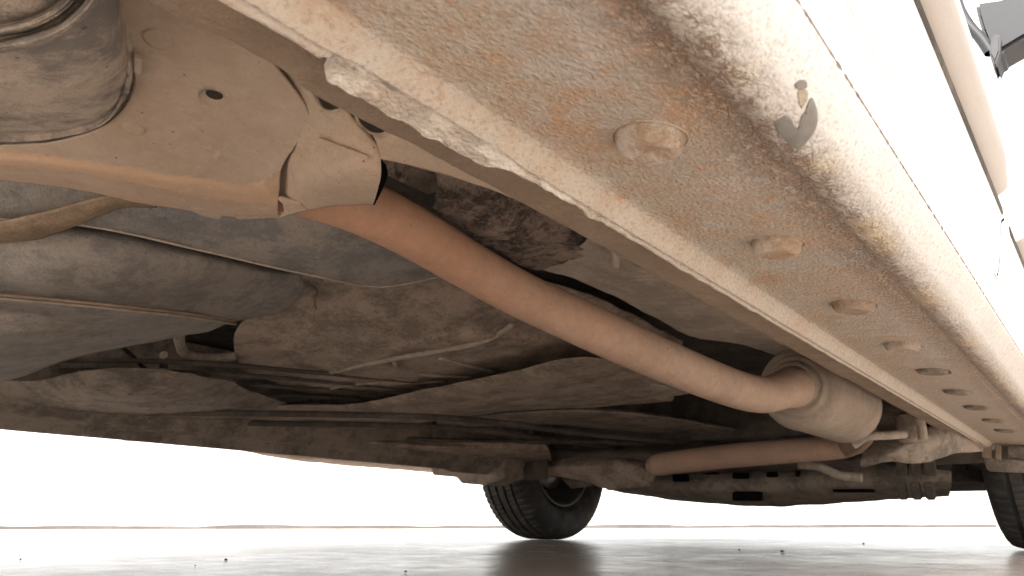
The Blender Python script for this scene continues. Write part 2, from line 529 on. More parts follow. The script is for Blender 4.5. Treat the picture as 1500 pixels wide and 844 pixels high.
# bare bright and blackened metal where the flange was struck (UV.x runs along the sill)
win = ramp(t, mth(t, 'DIVIDE', u_, .5), [(.30, 0), (.325, 1), (.70, 1), (.78, 0)])
edge = mth(t, 'MULTIPLY', win, ramp(t, mth(t, 'DIVIDE', vv, 10), [(.06, 1), (.115, 0)]))
sv = stretch(t, vec, (1, .45, 1))
fw_ = ramp(t, nz(t, sv, 70, 5, .6), [(.47, 0), (.56, 1)])
c = mixc(t, mth(t, 'MULTIPLY', mth(t, 'MULTIPLY', fw_, edge), .85), c, (.62, .58, .53))
fk = ramp(t, nz(t, stretch(t, vec, (1, .45, 1.3)), 95, 6, .65), [(.58, 0), (.63, 1)])
c = mixc(t, mth(t, 'MULTIPLY', mth(t, 'MULTIPLY', fk, edge), .85), c, (.17, .155, .15))
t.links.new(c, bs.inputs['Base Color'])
bump(t, bs, h, .75, .0024)
M['sill'] = m

# ground: damp trodden concrete
m, t, bs, vec = newmat('damp concrete')
n1 = nz(t, vec, 1.3, 8, .6)
n2 = nz(t, vec, 14, 9, .7)
c = mixc(t, ramp(t, n1, [(.35, 0), (.65, 1)]), (.49, .42, .365), (.56, .485, .425))
c = mixc(t, mth(t, 'MULTIPLY', ramp(t, n2, [(.46, 0), (.6, 1)]), .5), c, (.42, .35, .30))
t.links.new(c, bs.inputs['Base Color'])
t.links.new(ramp(t, mth(t, 'ADD', mth(t, 'MULTIPLY', n1, .6), mth(t, 'MULTIPLY', n2, .4)), [(.38, .20), (.62, .33)]), bs.inputs['Roughness'])
bs.inputs['Specular IOR Level'].default_value = .05
bump(t, bs, mth(t, 'ADD', nz(t, vec, 5, 6, .6), mth(t, 'MULTIPLY', nz(t, vec, 60, 5), .12)), .03, .010)
M['ground'] = m
M['ground_far'] = dusty('pale far concrete', (.56, .52, .47), (.60, .56, .51), (.45, .40, .36), 1.2, .3, 3, b=.2, bd=.003, speck=0, rough=.6)
M['edge'] = dusty('worn slab edge', (.12, .108, .098), (.15, .135, .125), (.08, .075, .07), 3, .4, 9, b=.5, bd=.004, speck=.2)
M['stone'] = plain('dark grit', (.06, .05, .045), .9, b=.6)

# ------------------------------------------------------------------ setting
def struct(o):
    o['kind'] = 'structure'
    return o
g = []
for i in range(120):
    a = i / 119
    y = -4 + 14 * a
    g.append([Vector((-9 + 15 * j / 90, y, .0016 * noise.fractal(Vector((-9 + 15 * j / 90, y, 0)) * 2.2, .8, 2, 3) - .0016)) for j in range(91)])
near = struct(add('ground', grid_mesh(g), M['ground']))
me = bpy.data.meshes.new('m')
me.from_pydata([(-900, -900, -.012), (900, -900, -.012), (900, 900, -.012), (-900, 900, -.012)], [], [(0, 1, 2, 3)])
struct(add('far_ground', me, M['ground_far']))
# low uneven step where the slab ends
A, B = P(-60, 775.5, 0), P(1460, 772.5, 0)
g = []
for i in range(160):
    q = A + (B - A) * (i / 159)
    k = .012 * noise.fractal(q * 3, 1, 2, 3)
    hgt = .020 + .014 * noise.fractal(q * 2.1 + Vector((7, 0, 0)), 1, 2, 3)
    n = Vector((B.y - A.y, A.x - B.x, 0)).normalized() * -1
    if n.dot(q) < 0: n = -n
    g.append([q + n * k + Vector((0, 0, -.01)), q + n * (k + .004) + Vector((0, 0, hgt)), q + n * (k + .5) + Vector((0, 0, hgt * .9)), q + n * (k + .52) + Vector((0, 0, -.02))])
struct(add('slab_edge', grid_mesh(g), M['edge'], angle=40))

# ------------------------------------------------------------------ the car
car = bpy.data.objects.new('white_car', None)
col.objects.link(car)
car['label'] = 'white car seen from beneath its rusty dusty sill, with exhaust pipe, muffler and two tyres'
car['category'] = 'car'

# --- sill (swept section), near side
def sill_section(Y):
    g_ = 1 - .085 * (Y - .25)
    def S(x, z): return (x * (1 if Y < 3 else 1), .08 + (z - .08) * g_)
    near_ = max(0, min(1, (Y - .15) / .012)) * max(0, min(1, (.272 - Y) / .016))
    nn_ = noise.noise(Vector((Y * 40, 0, 0)))
    tx = -.2145 - .011 * near_ + .0012 * nn_
    tz = .2505 + .0015 * near_
    gap = max(0, 1 - abs(Y - .1535) / .0035)                   # notch where the flange was cut
    tx += .009 * gap
    tz += .007 * gap
    rx = -.199 if Y > .16 else -.199
    groove = near_
    pts = []
    # v value, x, z
    pts.append((.0, tx - .0015, tz + .004))                    # inner lip of the flange
    pts.append((.1, tx, tz))
    pts.append((.35, tx + .0018, tz - .0003))
    pts.append((.7, -.2125 * (1) + .0006, .2515 + .0028 * groove))
    pts.append((.95, -.2105 + .0006, .2520 + .0040 * groove))
    pts.append((1.15, -.2085, .2515 + .0010 * groove))
    pts.append((1.6, -.2045, .2560))
    pts.append((2.1, -.2000, .2605))
    pts.append((2.6, -.1955, .2618))
    pts.append((3.3, -.1800, .2605))
    pts.append((4.2, -.1540, .2575))
    pts.append((5.0, -.1280, .2535))
    pts.append((5.6, -.1120, .2508))
    pts.append((5.95, -.1045, .2505))
    pts.append((6.2, -.1000, .2498))
    pts.append((6.5, -.0950, .2472))
    pts.append((7.0, -.0870, .2450))
    pts.append((7.8, -.0760, .2475))
    pts.append((8.6, -.0680, .2530))
    pts.append((9.4, -.0620, .2600))
    pts.append((9.75, -.0602, .2625))
    out = []
    for v, x, z in pts:
        zz = .08 + (z - .08) * g_
        if v >= 9: x = x * (g_ ** .9)
        out.append((v, x, zz))
    return out

def prof_interp(pr, n):
    P3 = [Vector((a, b, c)) for a, b, c in pr]
    return [cr(P3, i / (n - 1)) for i in range(n)]

Ys = [-.45]
while Ys[-1] < 2.02:
    y = Ys[-1]
    Ys.append(y + (.0022 if .1 < y < .36 else .005 if y < .8 else .01))
NP = 110
verts, uvs = [], []
for Y in Ys:
    for q in prof_interp(sill_section(Y), NP):
        x, z = q.y, q.z
        # shallow joggles and waviness of the pressing
        if 2.6 < q.x < 5.8:
            z += .0008 * noise.noise(Vector((x * 14, Y * 7, 3)))
            z += .0010 * math.exp(-((Y - .345 - (x + .15) * .35) / .004) ** 2)
        if 1.2 < q.x < 2.7: z += .0008 * math.exp(-((Y - .268) / .0016) ** 2)
        # broken, hammered edge
        if q.x < 1.0:
            e = noise.fractal(Vector((Y * 62, q.x, 1)), .8, 2, 4) * (1.5 if .155 < Y < .42 else .35)
            z += .0009 * e
            x += .0009 * e
        if 6.1 < q.x < 7.4: z += .0006 * noise.fractal(Vector((x * 120, Y * 120, 0)), .8, 2, 3)
        verts.append(Vector((x, Y, z)))
        uvs.append((Y, q.x))
g = [verts[i * NP:(i + 1) * NP] for i in range(len(Ys))]
me = grid_mesh(g)
ul = me.uv_layers.new(name='UVMap')
for l in me.loops: ul.data[l.index].uv = uvs[l.vertex_index]
face_down(me)
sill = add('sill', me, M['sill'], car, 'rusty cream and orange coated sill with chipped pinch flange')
mm = sill.modifiers.new('t', 'SOLIDIFY'); mm.thickness = .0012; mm.offset = -1
sill_tree = bvh(sill)

# pressed domes along the sill
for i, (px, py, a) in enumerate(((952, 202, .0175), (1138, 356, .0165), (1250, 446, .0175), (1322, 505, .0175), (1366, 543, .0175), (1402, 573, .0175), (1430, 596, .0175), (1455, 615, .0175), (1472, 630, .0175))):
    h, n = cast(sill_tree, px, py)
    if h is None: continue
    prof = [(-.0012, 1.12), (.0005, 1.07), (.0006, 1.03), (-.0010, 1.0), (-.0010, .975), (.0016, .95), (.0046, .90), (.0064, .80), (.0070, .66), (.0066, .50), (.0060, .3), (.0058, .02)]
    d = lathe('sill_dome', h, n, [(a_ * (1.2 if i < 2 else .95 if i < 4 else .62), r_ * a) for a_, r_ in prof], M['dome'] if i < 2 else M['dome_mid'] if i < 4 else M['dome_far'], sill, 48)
    uv = d.data.uv_layers.new(name='UVMap')
    for l in d.data.loops: uv.data[l.index].uv = (0, 4.1)
    if i == 4:      # a small torn spot at its rim
        q = h + Vector((.014, .006, 0))
        box('torn_spot', q - Vector((.004, .008, .004)), q + Vector((.004, .008, -.0015)), M['dark'], sill, .0008)

# --- inner face of the sill box, above and inboard of the flange
rows = []
for Y in [-.45, -.2, 0, .1, .138, .159, .18, .239, .27, .326, .396, .5, .589, .756, 1.0, 1.4, 1.8, 2.02]:
    g_ = 1 - .085 * (Y - .25)
    zt = lambda z: .08 + (z - .08) * g_
    wob = .0022 * math.sin(Y * 95) if Y < .2 else 0
    rows.append([Vector((-.196, Y, zt(.2640))), Vector((-.215, Y, zt(.2640))), Vector((-.240, Y, zt(.2655))), Vector((-.254 + wob, Y, zt(.2675))), Vector((-.2600 + wob, Y, zt(.2745))), Vector((-.262, Y, zt(.30))), Vector((-.262, Y, zt(.45)))])
net('sill_inner_panel', rows, M['inner'], car, 26, 150, .0015, d=(.0012, 26))

# --- chips and bare patches
patch('bare_primer_patch', sill_tree, [(1132, 182), (1139, 174), (1150, 168), (1159, 174), (1163, 184), (1167, 188), (1171, 184), (1175, 187), (1176, 180), (1173, 172), (1177, 164), (1184, 158), (1184, 148), (1190, 141), (1197, 156), (1199, 172), (1196, 188), (1186, 203), (1177, 214), (1163, 217), (1155, 211), (1143, 197)], M['grey_primer'], sill, .0005, 'grey bare patch in the white coating', 10, (1168, 206))
patch('bare_primer_patch', sill_tree, [(1163, 124), (1171, 117), (1181, 119), (1182, 127), (1175, 131), (1166, 130)], M['grey_primer'], sill, .0007)
patch('tan_stain', sill_tree, [(1168, 131), (1182, 131), (1184, 142), (1180, 152), (1174, 160), (1169, 150)], M['tan_primer'], sill, .0004)
# --- outer side: smooth sill face, door skins, gaps
def side_pt(v, Y):
    """white outer skin; v: 0 sill edge .. up the body"""
    pts = [(.0, -.0612, .2640), (.06, -.0598, .2655), (.2, -.0580, .2760), (.5, -.0560, .2960), (1.0, -.0530, .3350), (2.0, -.0490, .4330)]
    pass

def skin(name, prof, y0, y1, mat, parent, th=.001, ny=60, label=None, gap=None, taper=.9):
    """prof (x, z) list; y0/y1 numbers or functions of the profile parameter"""
    rr = [Vector((a, b, 0)) for a, b in prof]
    n = max(12, len(prof) * 6)
    g = []
    for i in range(n):
        s = i / (n - 1)
        q = cr(rr, s)
        a = y0(s) if callable(y0) else y0
        b = y1(s) if callable(y1) else y1
        row = []
        for j in range(ny):
            Y = a + (b - a) * j / (ny - 1)
            g_ = 1 - .085 * (Y - .25)
            row.append(Vector((q.x * g_ ** taper, Y, .08 + (q.y - .08) * g_)))
        g.append(row)
    me = grid_mesh(g)
    face_down(me)
    o = add(name, me, mat, parent, label)
    mm = o.modifiers.new('t', 'SOLIDIFY'); mm.thickness = th; mm.offset = -1
    return o

skin('sill_outer_face', [(-.0625, .2632), (-.0605, .2640), (-.0596, .2700), (-.0585, .285), (-.0565, .2985), (-.0590, .3010), (-.075, .303)], -.6, 2.02, M['paint'], car, ny=80)
# rough sealant bead where the chip coating ends
g = []
n = 900
for i in range(n):
    Y = -.2 + 2.2 * (i / (n - 1)) ** 1.6
    g_ = 1 - .085 * (Y - .25)
    e = noise.fractal(Vector((Y * 170, 0, 0)), .8, 2, 2)
    c0 = Vector((-.0607 * g_ ** .9, Y, .08 + (.2632 - .08) * g_))
    r_ = .0010 * (1 + .5 * e)
    g.append([c0 + Vector((math.cos(a) * r_, 0, math.sin(a) * r_)) for a in [k * math.pi / 4 for k in range(8)]])
o = add('seam_bead', grid_mesh(g, True), M['bead'], car)
fixn(o)

# doors: the split between them leans forward as it rises
def split(s): return .735 + .52 * s
rear = skin('rear_door', [(-.0700, .3005), (-.0565, .3010), (-.0548, .3030), (-.0535, .34), (-.0500, .40), (-.0480, .4330), (-.0440, .50), (-.050, .62), (-.075, .85)], -.5, lambda s: .659 + .49 * s, M['paint'], car, label='white rear door skin')
front = skin('front_door', [(-.0700, .3005), (-.0565, .3010), (-.0548, .3030), (-.0535, .34), (-.0500, .40), (-.0480, .4330), (-.0440, .50), (-.050, .62), (-.075, .85)], lambda s: .667 + .49 * s, 1.95, M['paint'], car, label='white front door skin')
# dark rebate behind the door gap
skin('door_rebate', [(-.0620, .302), (-.0600, .34), (-.0570, .40), (-.0550, .433), (-.052, .5)], .6, 1.5, M['plastic'], car)
# side mouldings with their undersides in shade
def moulding(y0, y1, par):
    prof = [(-.0530, .4300), (-.0482, .4303), (-.0460, .4305), (-.0400, .4330), (-.0330, .4362), (-.0302, .4390), (-.0290, .4440), (-.0295, .495), (-.031, .500), (-.053, .502)]
    g = []
    for j in range(60):
        Y = y0 + (y1 - y0) * j / 59
        g_ = 1 - .085 * (Y - .25)
        k = 1 - .25 * max(0, (j - 56) / 3)          # rounded off at the end
        g.append([Vector(((-.053 + (x + .053) * k) * g_ ** .9, Y, .08 + (z - .08) * g_)) for x, z in prof])
    me = grid_mesh(g, True)
    bm = bmesh.new(); bm.from_mesh(me); bm.verts.ensure_lookup_table()
    n = len(prof)
    bm.faces.new(bm.verts[:n]); bm.faces.new(bm.verts[-n:])
    bmesh.ops.recalc_face_normals(bm, faces=bm.faces)
    bm.to_mesh(me); bm.free()
    return add('side_moulding', me, M['moulding'], par, None, True, 40)
moulding(-.5, .90, rear)
moulding(1.06, 1.9, front)
skin('moulding_shadow_line', [(-.0500, .4180), (-.0482, .4190), (-.0470, .4220), (-.0470, .4296), (-.049, .431)], -.5, .93, M['dark'], rear, .0005)  # dark strip added to draw the shadow line under the moulding
skin('moulding_shadow_line', [(-.0500, .4180), (-.0482, .4190), (-.0470, .4220), (-.0470, .4296), (-.049, .431)], 1.0, 1.9, M['dark'], front, .0005)

# door mirror seen from below
mir = prism('door_mirror', [P(x, y, Y=1.95) for x, y in ((1428, 4), (1470, -2), (1560, -30), (1580, 20), (1540, 38), (1500, 54), (1466, 74), (1457, 94), (1450, 84), (1447, 66), (1438, 44), (1432, 24))], Vector((.0, .11, -.0)), M['mirror'], car, .008, 'dark blue grey mirror housing from below')
prism('mirror_foot', [P(x, y, Y=1.93) for x, y in ((1452, 52), (1462, 48), (1466, 54), (1465, 74), (1457, 95), (1449, 78))], Vector((.0, .03, 0)), M['mirror_edge'], mir, .004)
g = []
arm = [P(x, y, Y=1.96) for x, y in ((1396, -30), (1402, 0), (1408, 18), (1420, 38), (1438, 58), (1452, 78))]
for i in range(30):
    c0 = cr(arm, i / 29)
    wd = .011 + .004 * i / 29
    g.append([c0 + Vector((math.cos(a) * wd, math.sin(a) * wd * 1.6, math.sin(a) * .004)) for a in [k * math.pi / 6 for k in range(12)]])
o = add('mirror_trim', grid_mesh(g, True), M['mirror_edge'], mir)
fixn(o)

# --- rear axle mounting plate
plate = net('mounting_plate', [
    [(-90, -70, .345), (60, -60, .345), (180, -50, .345), (280, -40, .344), (320, -20, .342), (352, 34, .338)],
    [(-90, 50, .340), (60, 55, .340), (180, 60, .340), (285, 68, .340), (350, 82, .338), (404, 100, .334)],
    [(-90, 135, .334), (70, 140, .334), (190, 150, .334), (300, 155, .334), (388, 160, .333), (455, 172, .326)],
    [(-90, 188, .329), (70, 200, .329), (190, 215, .329), (300, 230, .329), (382, 232, .328), (436, 208, .325)],
    [(-90, 212, .326), (70, 226, .326), (190, 243, .326), (300, 259, .326), (366, 268, .325), (413, 245, .324)],
    [(-90, 226, .3215), (70, 242, .3215), (190, 259, .322), (295, 275, .322), (352, 286, .322), (409, 280, .322)],
    [(-90, 238, .3230), (70, 254, .3230), (190, 274, .323), (282, 289, .323), (345, 302, .323), (407, 304, .322)],
    [(-90, 256, .3300), (70, 272, .330), (190, 294, .330), (275, 309, .330), (340, 318, .328), (408, 318, .325)],
], M['plate'], car, 190, 130, .002, d=(.0009, 22), seed=3)
plate_tree = bvh(plate)
h, n = cast(plate_tree, 313, 145)
hr = .0088
punch(plate, h, hr)
lathe('hole_rim', h, n, [(0.0002, hr * 1.03), (-.0008, hr * .97), (-.0022, hr * .84), (-.0030, hr * .70), (-.0034, hr * .60)], M['plate'], plate, 36)
for px, py, r_ in ((232, 57, .0085), (196, 188, .0072)):
    h, n = cast(plate_tree, px, py)
    lathe('pressed_disc', h, n, [(-.0004, r_ * 1.06), (-.0006, r_ * 1.01), (.0012, r_ * .95), (.0013, r_ * .8), (.0012, r_ * .02)], M['plate'], plate, 40)
# drip tabs under the lip
prism('lip_tab', [(268, 305, .329), (345, 316, .327), (330, 308, .331), (322, 322, .331), (300, 318, .330)], Vector((0, 0, .004)), M['plate'], plate, .0008)
prism('lip_tab', [(332, 306, .328), (408, 314, .3235), (413, 320, .3235), (400, 320, .324), (352, 321, .326), (345, 320, .328)], Vector((0, 0, .004)), M['orange'], plate, .0008)
# edge strip beside the cup
prism('edge_tab', [(196, 84, .331), (209, 86, .331), (207, 110, .331), (196, 108, .331)], Vector((0, 0, .003)), M['plate'], plate, .0006)

# --- spring cup, top left
A_, B_, C_ = P(190, 104, .331), P(152, 184, .331), P(0, 206, .331)
def circ3(a, b, c):
    ax, ay, bx, by, cx, cy = a.x, a.y, b.x, b.y, c.x, c.y
    d = 2 * (ax * (by - cy) + bx * (cy - ay) + cx * (ay - by))
    ux = ((ax * ax + ay * ay) * (by - cy) + (bx * bx + by * by) * (cy - ay) + (cx * cx + cy * cy) * (ay - by)) / d
    uy = ((ax * ax + ay * ay) * (cx - bx) + (bx * bx + by * by) * (ax - cx) + (cx * cx + cy * cy) * (bx - ax)) / d
    return Vector((ux, uy, a.z)), math.hypot(ax - ux, ay - uy)
cc, cr_ = circ3(A_, B_, C_)
print('cup', cc, cr_)
big = cc + Vector((.0012, .0005, 0))
bm = bmesh.new(); bm.from_mesh(plate.data)
rad2 = cr_ * 1.0
dd = lambda v: math.hypot(v.co.x - big.x, v.co.y - big.y)
bmesh.ops.delete(bm, geom=[v for v in bm.verts if dd(v) < rad2 * .992], context='VERTS')
for v in bm.verts:
    if v.is_boundary and dd(v) < rad2 * 1.06:
        q = Vector((v.co.x - big.x, v.co.y - big.y, 0)).normalized() * rad2
        v.co.x, v.co.y = big.x + q.x, big.y + q.y
bm.to_mesh(plate.data); bm.free()
bead = [(-70, 90, .284), (0, 76, .285), (60, 63, .287), (105, 42, .290), (135, 14, .295), (152, -14, .301), (164, -50, .311), (168, -95, .324)]
rimp = [(-70, 209, .325), (0, 206, .330), (80, 201, .331), (148, 183, .331), (181, 143, .332), (190, 100, .335), (185, 35, .345), (178, -60, .360)]
def toward(f, dz=0, q=bead): return [(-40 + (a + 40) * f, -90 + (b + 90) * f, c + dz) for a, b, c in q]
def between(f, dz=0): return [P(*a).lerp(P(*b), f) + Vector((0, 0, dz)) for a, b in zip(bead, rimp)]
net('arm_bush_housing', [toward(.05, .012), toward(.5, .012), toward(.72, .011), toward(.78, .012), toward(.80, .004), toward(.83, .0015), toward(.86, .003), toward(.875, .007), toward(.90, .0065), toward(.92, .001),
    toward(.96, -.0035), toward(.99, -.0025), between(.02, .0005), between(.06, .003), between(.14, .003), between(.3), between(.5, -.001), between(.7, -.0005), between(.90, .001), between(.955, .0015), between(.97, -.0015), between(.99, -.002), between(1.005, .002), between(1.01, .012)],
    M['drum'], car, 90, 170, .002, d=(.0010, 26), seed=5, label='round mottled beige housing with a raised ring')


# --- sleeve / outrigger round the pipe
sleeve = net('outrigger_sleeve', [
    [(400, 70, .345), (403, 140, .345), (408, 210, .340), (409, 265, .335), (405, 318, .338)],
    [(425, 92, .334), (447, 150, .330), (440, 215, .322), (432, 265, .316), (430, 314, .323)],
    [(450, 125, .322), (468, 172, .320), (467, 222, .312), (463, 262, .303), (458, 306, .314)],
    [(474, 160, .320), (492, 190, .314), (492, 226, .304), (490, 262, .297), (486, 303, .311)],
    [(503, 161, .318), (518, 192, .310), (521, 226, .300), (520, 262, .294), (514, 301, .308)],
    [(524, 176, .316), (540, 204, .306), (546, 228, .298), (545, 262, .292), (536, 300, .306)],
    [(544, 196, .312), (553, 212, .304), (558, 233, .298), (557, 264, .292), (546, 301, .306)],
], M['sleeve'], car, 60, 80, .0018, d=(.0010, 28), seed=8)
sl_tree = bvh(sleeve)
net('outrigger_wing', [
    [(544, 196, .311), (562, 196, .306), (580, 186, .298), (600, 187, .290), (640, 206, .284), (700, 240, .278), (760, 278, .275), (830, 325, .272)],
    [(552, 210, .304), (565, 210, .300), (590, 208, .294), (620, 214, .288), (655, 228, .284), (710, 257, .279), (770, 293, .277), (832, 330, .275)],
    [(557, 233, .298), (580, 238, .296), (604, 243, .293), (640, 253, .290), (675, 264, .287), (730, 282, .283), (775, 303, .280), (834, 334, .278)],
], M['sleeve'], car, 70, 24, .0016, d=(.0006, 26), seed=2)
net('sleeve_shadow', [
    [(556, 232, .300), (558, 250, .296), (555, 272, .294), (545, 301, .307)],
    [(566, 242, .330), (568, 256, .326), (562, 274, .322), (549, 300, .322)],
], M['void'], sleeve, 20, 8, .0008)  # black sheet added for the shade inside the sleeve's right edge
# folded bead on the wavy top edge and a cap where sleeve meets plate
sweep_tube('edge_bead', [(404, 62, .342), (424, 88, .334), (438, 110, .328), (453, 128, .321), (464, 150, .319), (480, 163, .318), (503, 160, .317), (518, 163, .316), (527, 182, .314), (544, 195, .311), (562, 196, .307), (578, 186, .300), (592, 184, .292), (620, 195, .287)], .0011, M['sleeve'], sleeve, 8, 90)
sweep_tube('pressed_rib', [(468, 203, .3128), (490, 212, .3075), (515, 221, .301), (540, 231, .297)], .0014, M['sleeve'], sleeve, 8, 30)
prism('torn_corner', [(404, 290, .322), (414, 300, .320), (416, 312, .320), (410, 320, .321), (432, 312, .317), (450, 308, .314), (440, 300, .313), (425, 296, .316)], Vector((0, 0, .003)), M['sleeve'], sleeve, .0008)
# edge panel between plate and sill (thin dark slit in front of it)
net('plate_flank', [
    [(330, -30, .385), (350, 30, .380), (385, 80, .378), (419, 122, .372)],
    [(370, -30, .360), (392, 55, .358), (412, 90, .356), (430, 118, .350)],
    [(400, -30, .325), (425, 55, .325), (435, 88, .326), (446, 118, .326)],
], M['inner'], car, 24, 24, .001)

# --- exhaust
pipe_pts = [(400, 262, .353), (470, 282, .350), (535, 305, .345), (605, 340, .340), (680, 385, .332), (760, 430, .312), (840, 468, .288), (920, 505, .267), (1000, 540, .252), (1066, 566, .243), (1105, 577, .240), (1128, 577, .243), (1146, 571, .252), (1160, 567, .259), (1170, 567, .266)]
ppw = [P(*q) for q in pipe_pts]
print('pipe', ppw[2], ppw[4], ppw[-1])
exh = sweep_tube('exhaust_pipe', ppw, [.0252] * 12 + [.0270, .0300, .0300], M['pipe'], car, 40, 200)
mc0, mc1 = P(1170, 567, .264), P(1238, 594, .260)
print('muf', mc0, mc1)
ax = (mc1 - mc0).normalized()
ax = Vector((ax.x * .5, ax.y, ax.z)).normalized()
L = (mc1 - mc0).length
mr = .0615
mp = [(-.034, .018), (-.034, .0290), (-.030, .0330), (-.022, .0350), (-.0195, .0375), (-.0205, .0405), (-.0165, .0440), (-.0095, .0465), (-.0085, .0500), (-.0040, .0545), (.001, .0590)]
muf = lathe('muffler', mc0, ax, mp + [(.006, mr), (.010, mr * 1.01), (L * .5, mr * 1.01), (L - .01, mr * 1.01), (L, mr), (L + .008, mr * .94), (L + .014, mr * .8), (L + .017, mr * .5), (L + .018, .026)], M['muffler'], car, 72)
for k in range(1):
    lathe('muffler_bead', mc0 + ax * (.016 + k * .0075), ax, [(-.0026, mr * 1.008), (0, mr * 1.03), (.0026, mr * 1.008)], M['muffler'], muf, 72)
fp = sweep_tube('front_pipe', [P(1262, 606, .262), P(1262, 634, .250), P(1244, 650, .240), P(1215, 656, .233), P(1150, 661, .226), P(1060, 669, .218), P(985, 678, .211), P(966, 681, .2098), P(955, 682, .2092), P(949, 682, .2088)], [.026, .027, .028, .028, .028, .028, .028, .0275, .0225, .006], M['pipe_red'], car, 32, 140)

# --- tank and shields, left
tank = net('fuel_tank', [
    [(-80, 290, .390), (130, 320, .390), (300, 360, .390), (400, 390, .392), (446, 400, .395)],
    [(-80, 330, .352), (130, 340, .352), (280, 370, .356), (385, 400, .370), (442, 408, .388)],
    [(-80, 375, .322), (120, 380, .324), (260, 398, .334), (360, 418, .354), (444, 426, .378)],
    [(-80, 410, .303), (100, 416, .306), (230, 430, .318), (330, 443, .340), (414, 456, .366)],
    [(-80, 428, .297), (90, 442, .299), (200, 453, .306), (280, 461, .322), (345, 471, .352)],
], M['tank'], car, 80, 70, .002, d=(.0016, 10), seed=6)
low = net('fuel_tank_lower', [
    [(-80, 428, .2965), (90, 442, .2985), (200, 453, .3055), (280, 461, .3215), (345, 471, .3515)],
    [(-80, 436, .2925), (90, 451, .294), (200, 462, .301), (280, 470, .317), (335, 474, .348)],
    [(-80, 448, .2925), (90, 464, .294), (190, 473, .303), (262, 481, .320), (300, 487, .345)],
    [(-80, 466, .282), (60, 478, .285), (160, 486, .298), (222, 494, .318), (262, 493, .345)],
    [(-80, 500, .268), (20, 500, .272), (100, 502, .285), (160, 506, .305), (215, 503, .340)],
    [(-80, 545, .262), (-20, 540, .268), (40, 530, .280), (90, 525, .300), (130, 520, .335)],
    [(-80, 580, .275), (-40, 572, .280), (0, 560, .295), (40, 549, .315), (78, 534, .345)],
], M['tank'], tank, 70, 70, .002, d=(.0016, 12), seed=9)
seam = [(-80, 425, .2950), (90, 440, .2970), (200, 451, .3040), (280, 460, .3200), (345, 470, .3505)]
sweep_tube('tank_seam', [P(a, b, c) for a, b, c in seam], .0018, M['strap'], tank, 10, 60)
sweep_tube('tank_seam', [P(a, b + 5, c - .0012) for a, b, c in seam], .0016, M['body_l'], tank, 10, 60)
net('tank_shield', [
    [(-80, 235, .375), (100, 270, .372), (300, 300, .368), (470, 318, .362), (600, 340, .356), (700, 372, .352)],
    [(-80, 275, .362), (100, 296, .360), (300, 322, .356), (470, 345, .352), (590, 368, .352), (690, 390, .356)],
    [(-80, 300, .354), (110, 316, .352), (300, 352, .347), (450, 380, .344), (570, 396, .350), (660, 402, .362)],
    [(-80, 318, .350), (120, 330, .348), (300, 368, .343), (440, 400, .341), (556, 420, .347), (650, 404, .366)],
], M['shield'], car, 90, 40, .0012, d=(.0012, 14), seed=4)
sweep_tube('shield_edge', [(-80, 318, .3492), (120, 330, .3472), (300, 368, .3422), (440, 400, .3402), (556, 420, .3462), (650, 404, .365)], .0014, M['body_l'], car, 8, 80)
net('tank_strap', [
    [(-60, 336, .336), (0, 326, .338), (60, 314, .340), (110, 301, .343), (150, 290, .347), (205, 278, .352)],
    [(-60, 352, .331), (0, 345, .333), (60, 334, .336), (115, 318, .340), (165, 300, .345), (218, 292, .350)],
    [(-60, 380, .333), (0, 368, .335), (60, 350, .338), (120, 328, .342), (175, 307, .347), (230, 304, .352)],
], M['strap'], car, 50, 14, .003, d=(.0008, 40))

# --- underfloor
def ceil(name, x0, x1, y0, y1, z, mat, amp=.006):
    g = [[Vector((x0 + (x1 - x0) * j / 50, y0 + (y1 - y0) * i / 80, z + amp * noise.fractal(Vector((j * .15, i * .12, 0)), 1, 2, 3) + .008 * max(0, math.sin((x0 + (x1 - x0) * j / 50) * 34)) ** 6)) for j in range(51)] for i in range(81)]
    me = grid_mesh(g)
    face_down(me)
    o = add(name, me, mat, car)
    mm = o.modifiers.new('t', 'SOLIDIFY'); mm.thickness = .002; mm.offset = -1
    return o
ceil('floor_pan', -1.76, -.262, -.5, 2.1, .445, M['dark'])
box('firewall', (-1.76, 2.1, .30), (-.10, 2.12, .9), M['dark'], car)
box('far_body_side', (-1.80, -.5, .34), (-1.765, 2.05, .95), M['paint'], car, .01)
box('cabin_floor', (-1.76, -.5, .46), (-.09, 2.1, .9), M['dark'], car, .01)
# far sill
g = []
for i in range(90):
    Y = -.4 + 2.42 * i / 89
    dz = .2365 - .0125 * (Y - .5)
    if Y > 1.72: dz -= .006
    g.append([Vector((x, Y, z + dz - .2365 + .0008 * noise.noise(Vector((Y * 9, x * 30, 0))))) for x, z in ((-1.50, .44), (-1.535, .30), (-1.555, .262), (-1.60, .256), (-1.605, .240), (-1.612, .2365), (-1.620, .239), (-1.64, .250), (-1.70, .256), (-1.74, .264), (-1.77, .300), (-1.775, .44))])
o = add('far_sill', grid_mesh(g), M['frame'], car)
face_down(o.data)
prism('sill_bracket', [P(632, 690, Y=1.9), P(634, 696, Y=1.9), P(668, 699, Y=1.9), P(676, 708, Y=1.9), P(710, 711, Y=1.9), P(740, 700, Y=1.9), P(740, 660, Y=1.9), P(632, 660, Y=1.9)], Vector((0, .10, 0)), M['frame'], car, .003)

